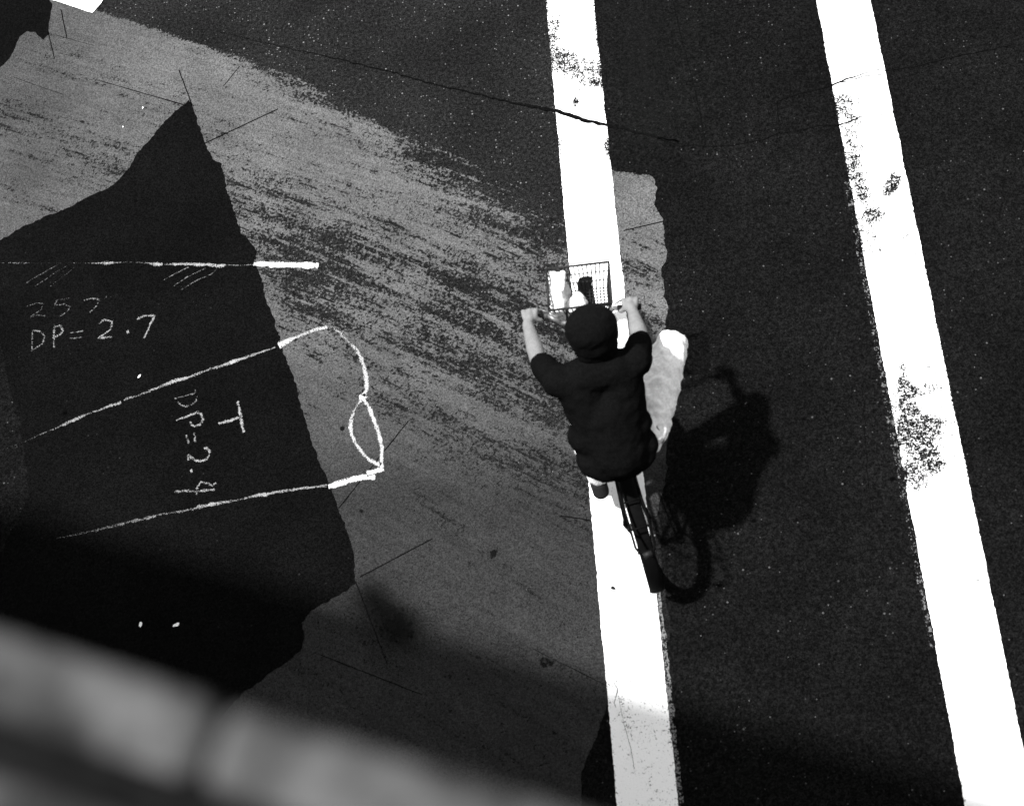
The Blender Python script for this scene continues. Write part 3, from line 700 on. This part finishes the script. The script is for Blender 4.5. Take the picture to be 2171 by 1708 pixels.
lump('bag_body', [('c',SP((.94,.115,.93)),SP((1.10,.11,.95)),.034,.040), ('c',SP((.96,.115,.86)),SP((1.07,.10,.86)),.045,.045), ('c',SP((.95,.09,.84)),SP((.99,.02,.88)),.040,.036), ('e',SP((.975,.005,.90)),(.05,.032,.04),0.3)], M_BAG, bag, .006, 4, 0.045)
lump('bag_fold', [('c',SP((1.02,.085,.975)),SP((1.10,.075,.985)),.012,.016)], M_BAG, bag, .004, 2, 0.02)

# ------------------------------------------------------------------ rider
rider = bike_empty('person'); tag(rider, 'person in dark shirt and pale trousers bent over the handlebar of the bicycle', 'person')
HIP = {1: Vector((.17,.10,.965)), -1: Vector((.19,-.15,.955))}
KNEE = {1: Vector((.47,.11,.62)), -1: Vector((.60,-.385,.91))}
ANK = {1: Vector((.275,.135,.255)), -1: Vector((.475,-.15,.515))}
TOE = {1: Vector((.40,.14,.185)), -1: Vector((.61,-.145,.435))}
SHO = {1: Vector((.385,.175,1.355)), -1: Vector((.385,-.185,1.345))}
ELB = {1: Vector((.60,.242,1.165)), -1: Vector((.575,-.245,1.135))}
WRI = {s: STEER @ Vector((.815, s*.256, 1.045)) for s in (1, -1)}
parts = [('e',(.15,0,1.0),(.13,.16,.12),0), ('c',(.17,0,1.02),(.26,0,1.16),.125,.118), ('c',(.26,.05,1.16),(.36,.075,1.31),.095,.10), ('c',(.26,-.05,1.16),(.36,-.08,1.30),.095,.10),
         ('c',(.38,-.01,1.37),(.475,-.02,1.46),.065,.055), ('e',(.525,-.03,1.515),(.085,.074,.11),0.45), ('e',(.57,-.03,1.475),(.055,.052,.06),0.4),
         ('c',(.606,-.03,1.515),(.628,-.03,1.482),.010,.015), ('e',(.505,.05,1.505),(.02,.012,.03),0.4), ('e',(.505,-.11,1.505),(.02,.012,.03),0.4)]
for s in (1, -1):
    parts += [('c',SHO[s]-Vector((.02,s*.07,.02)),SHO[s],.07,.062), ('c',SHO[s],ELB[s],.052,.040), ('c',ELB[s],ELB[s].lerp(WRI[s],.35),.040,.041), ('c',ELB[s].lerp(WRI[s],.35),WRI[s],.041,.027)]
    parts += [('c',HIP[s],HIP[s].lerp(KNEE[s],.45),.095,.083), ('c',HIP[s].lerp(KNEE[s],.45),KNEE[s],.083,.060), ('c',KNEE[s],KNEE[s].lerp(ANK[s],.35),.056,.058), ('c',KNEE[s].lerp(ANK[s],.35),ANK[s],.058,.036)]
    parts += [('c',ANK[s]-Vector((.03,0,.04)),TOE[s],.034,.028)]
    # hand closed on the grip
    hp = []
    W = Vector((.815, s*.256, 1.045)); gy = s*.245
    hp += [('c',W,(.855,gy,1.038),.027,.024), ('c',(.855,gy+.022,1.036),(.893,gy+.032,1.030),.016,.013), ('c',(.855,gy-.022,1.036),(.893,gy-.03,1.030),.016,.013), ('c',(.86,gy,1.036),(.895,gy,1.032),.018,.014)]
    for k, (off, ln) in enumerate(((.034,.94), (.012,1.05), (-.011,1.0), (-.033,.82))):
        y = gy-s*off
        hp += [('c',(.893,y,1.030),(.893+.019*ln,y,1.008),.0095,.009), ('c',(.893+.019*ln,y,1.008),(.893+.012*ln,y,.984),.009,.0085), ('c',(.893+.012*ln,y,.984),(.880-.012*ln,y,.974),.0085,.0075)]
    ty = gy-s*.05
    hp += [('c',(.848,gy-s*.026,1.030),(.848,ty,1.008),.013,.011), ('c',(.848,ty,1.008),(.868,ty-s*.004,.978),.011,.009)]
    parts += [(q[0], STEER @ Vector(q[1]), STEER @ Vector(q[2]), q[3], q[4]) for q in hp]
body = lump('body', parts, M_SKIN, rider, .006, 4)
sh = [('c',(.13,0,1.03),(.26,0,1.17),.158,.156), ('e',(.115,.008,1.02),(.14,.196,.10),-0.3), ('e',(.20,.012,1.10),(.13,.20,.13),-0.6), ('c',(.24,.055,1.15),(.365,.085,1.305),.124,.118), ('c',(.24,-.055,1.15),(.365,-.09,1.295),.124,.118),
      ('c',(.37,.06,1.36),(.37,-.08,1.355),.092,.09), ('c',(.38,-.01,1.37),(.435,-.018,1.425),.075,.066)]
for s in (1, -1):
    sh += [('c',SHO[s]-Vector((.02,s*.06,.01)),SHO[s],.085,.078), ('c',SHO[s],SHO[s].lerp(ELB[s],.78),.072,.062)]
lump('shirt', sh, M_SHIRT, rider, .009, 6, 0.014)
so = [('e',(.145,0,.965),(.14,.165,.10),0)]
for s in (1, -1): so += [('c',HIP[s],HIP[s].lerp(KNEE[s],.55),.100 if s < 0 else .096,.098 if s < 0 else .09), ('c',HIP[s].lerp(KNEE[s],.55),KNEE[s],.098 if s < 0 else .09,.082 if s < 0 else .074), ('c',KNEE[s],KNEE[s].lerp(ANK[s],.88),.074,.058)]
lump('trousers', so, M_SHORTS, rider, .009, 4, 0.030)
hr = [('e',(.497,-.03,1.556),(.110,.118,.100),0.35), ('e',(.465,-.03,1.515),(.088,.105,.105),0.5), ('e',(.44,-.03,1.46),(.07,.10,.075),0.6), ('e',(.485,.040,1.53),(.075,.045,.07),0.5), ('e',(.485,-.10,1.53),(.075,.045,.07),0.5)]
lump('hair', hr, M_HAIR, rider, .007, 4, 0.012)
for s in (1, -1):
    bm = bmesh.new(); bmesh.ops.create_icosphere(bm, subdivisions=2, radius=.011, matrix=Matrix.Translation(Vector((.598,-.03+s*.03,1.525)))); frombm('eye', bm, M_SEAT, rider, True)
    a, t = ANK[s]-Vector((.035,0,.045)), TOE[s]
    lump('shoe', [('c',a,t,.043,.037), ('c',ANK[s]-Vector((.01,0,.01)),a,.044,.044), ('e',a.lerp(t,.5)+Vector((.02,0,0)),(.07,.044,.035),0.4)], M_SHOE, rider, .006, 4)
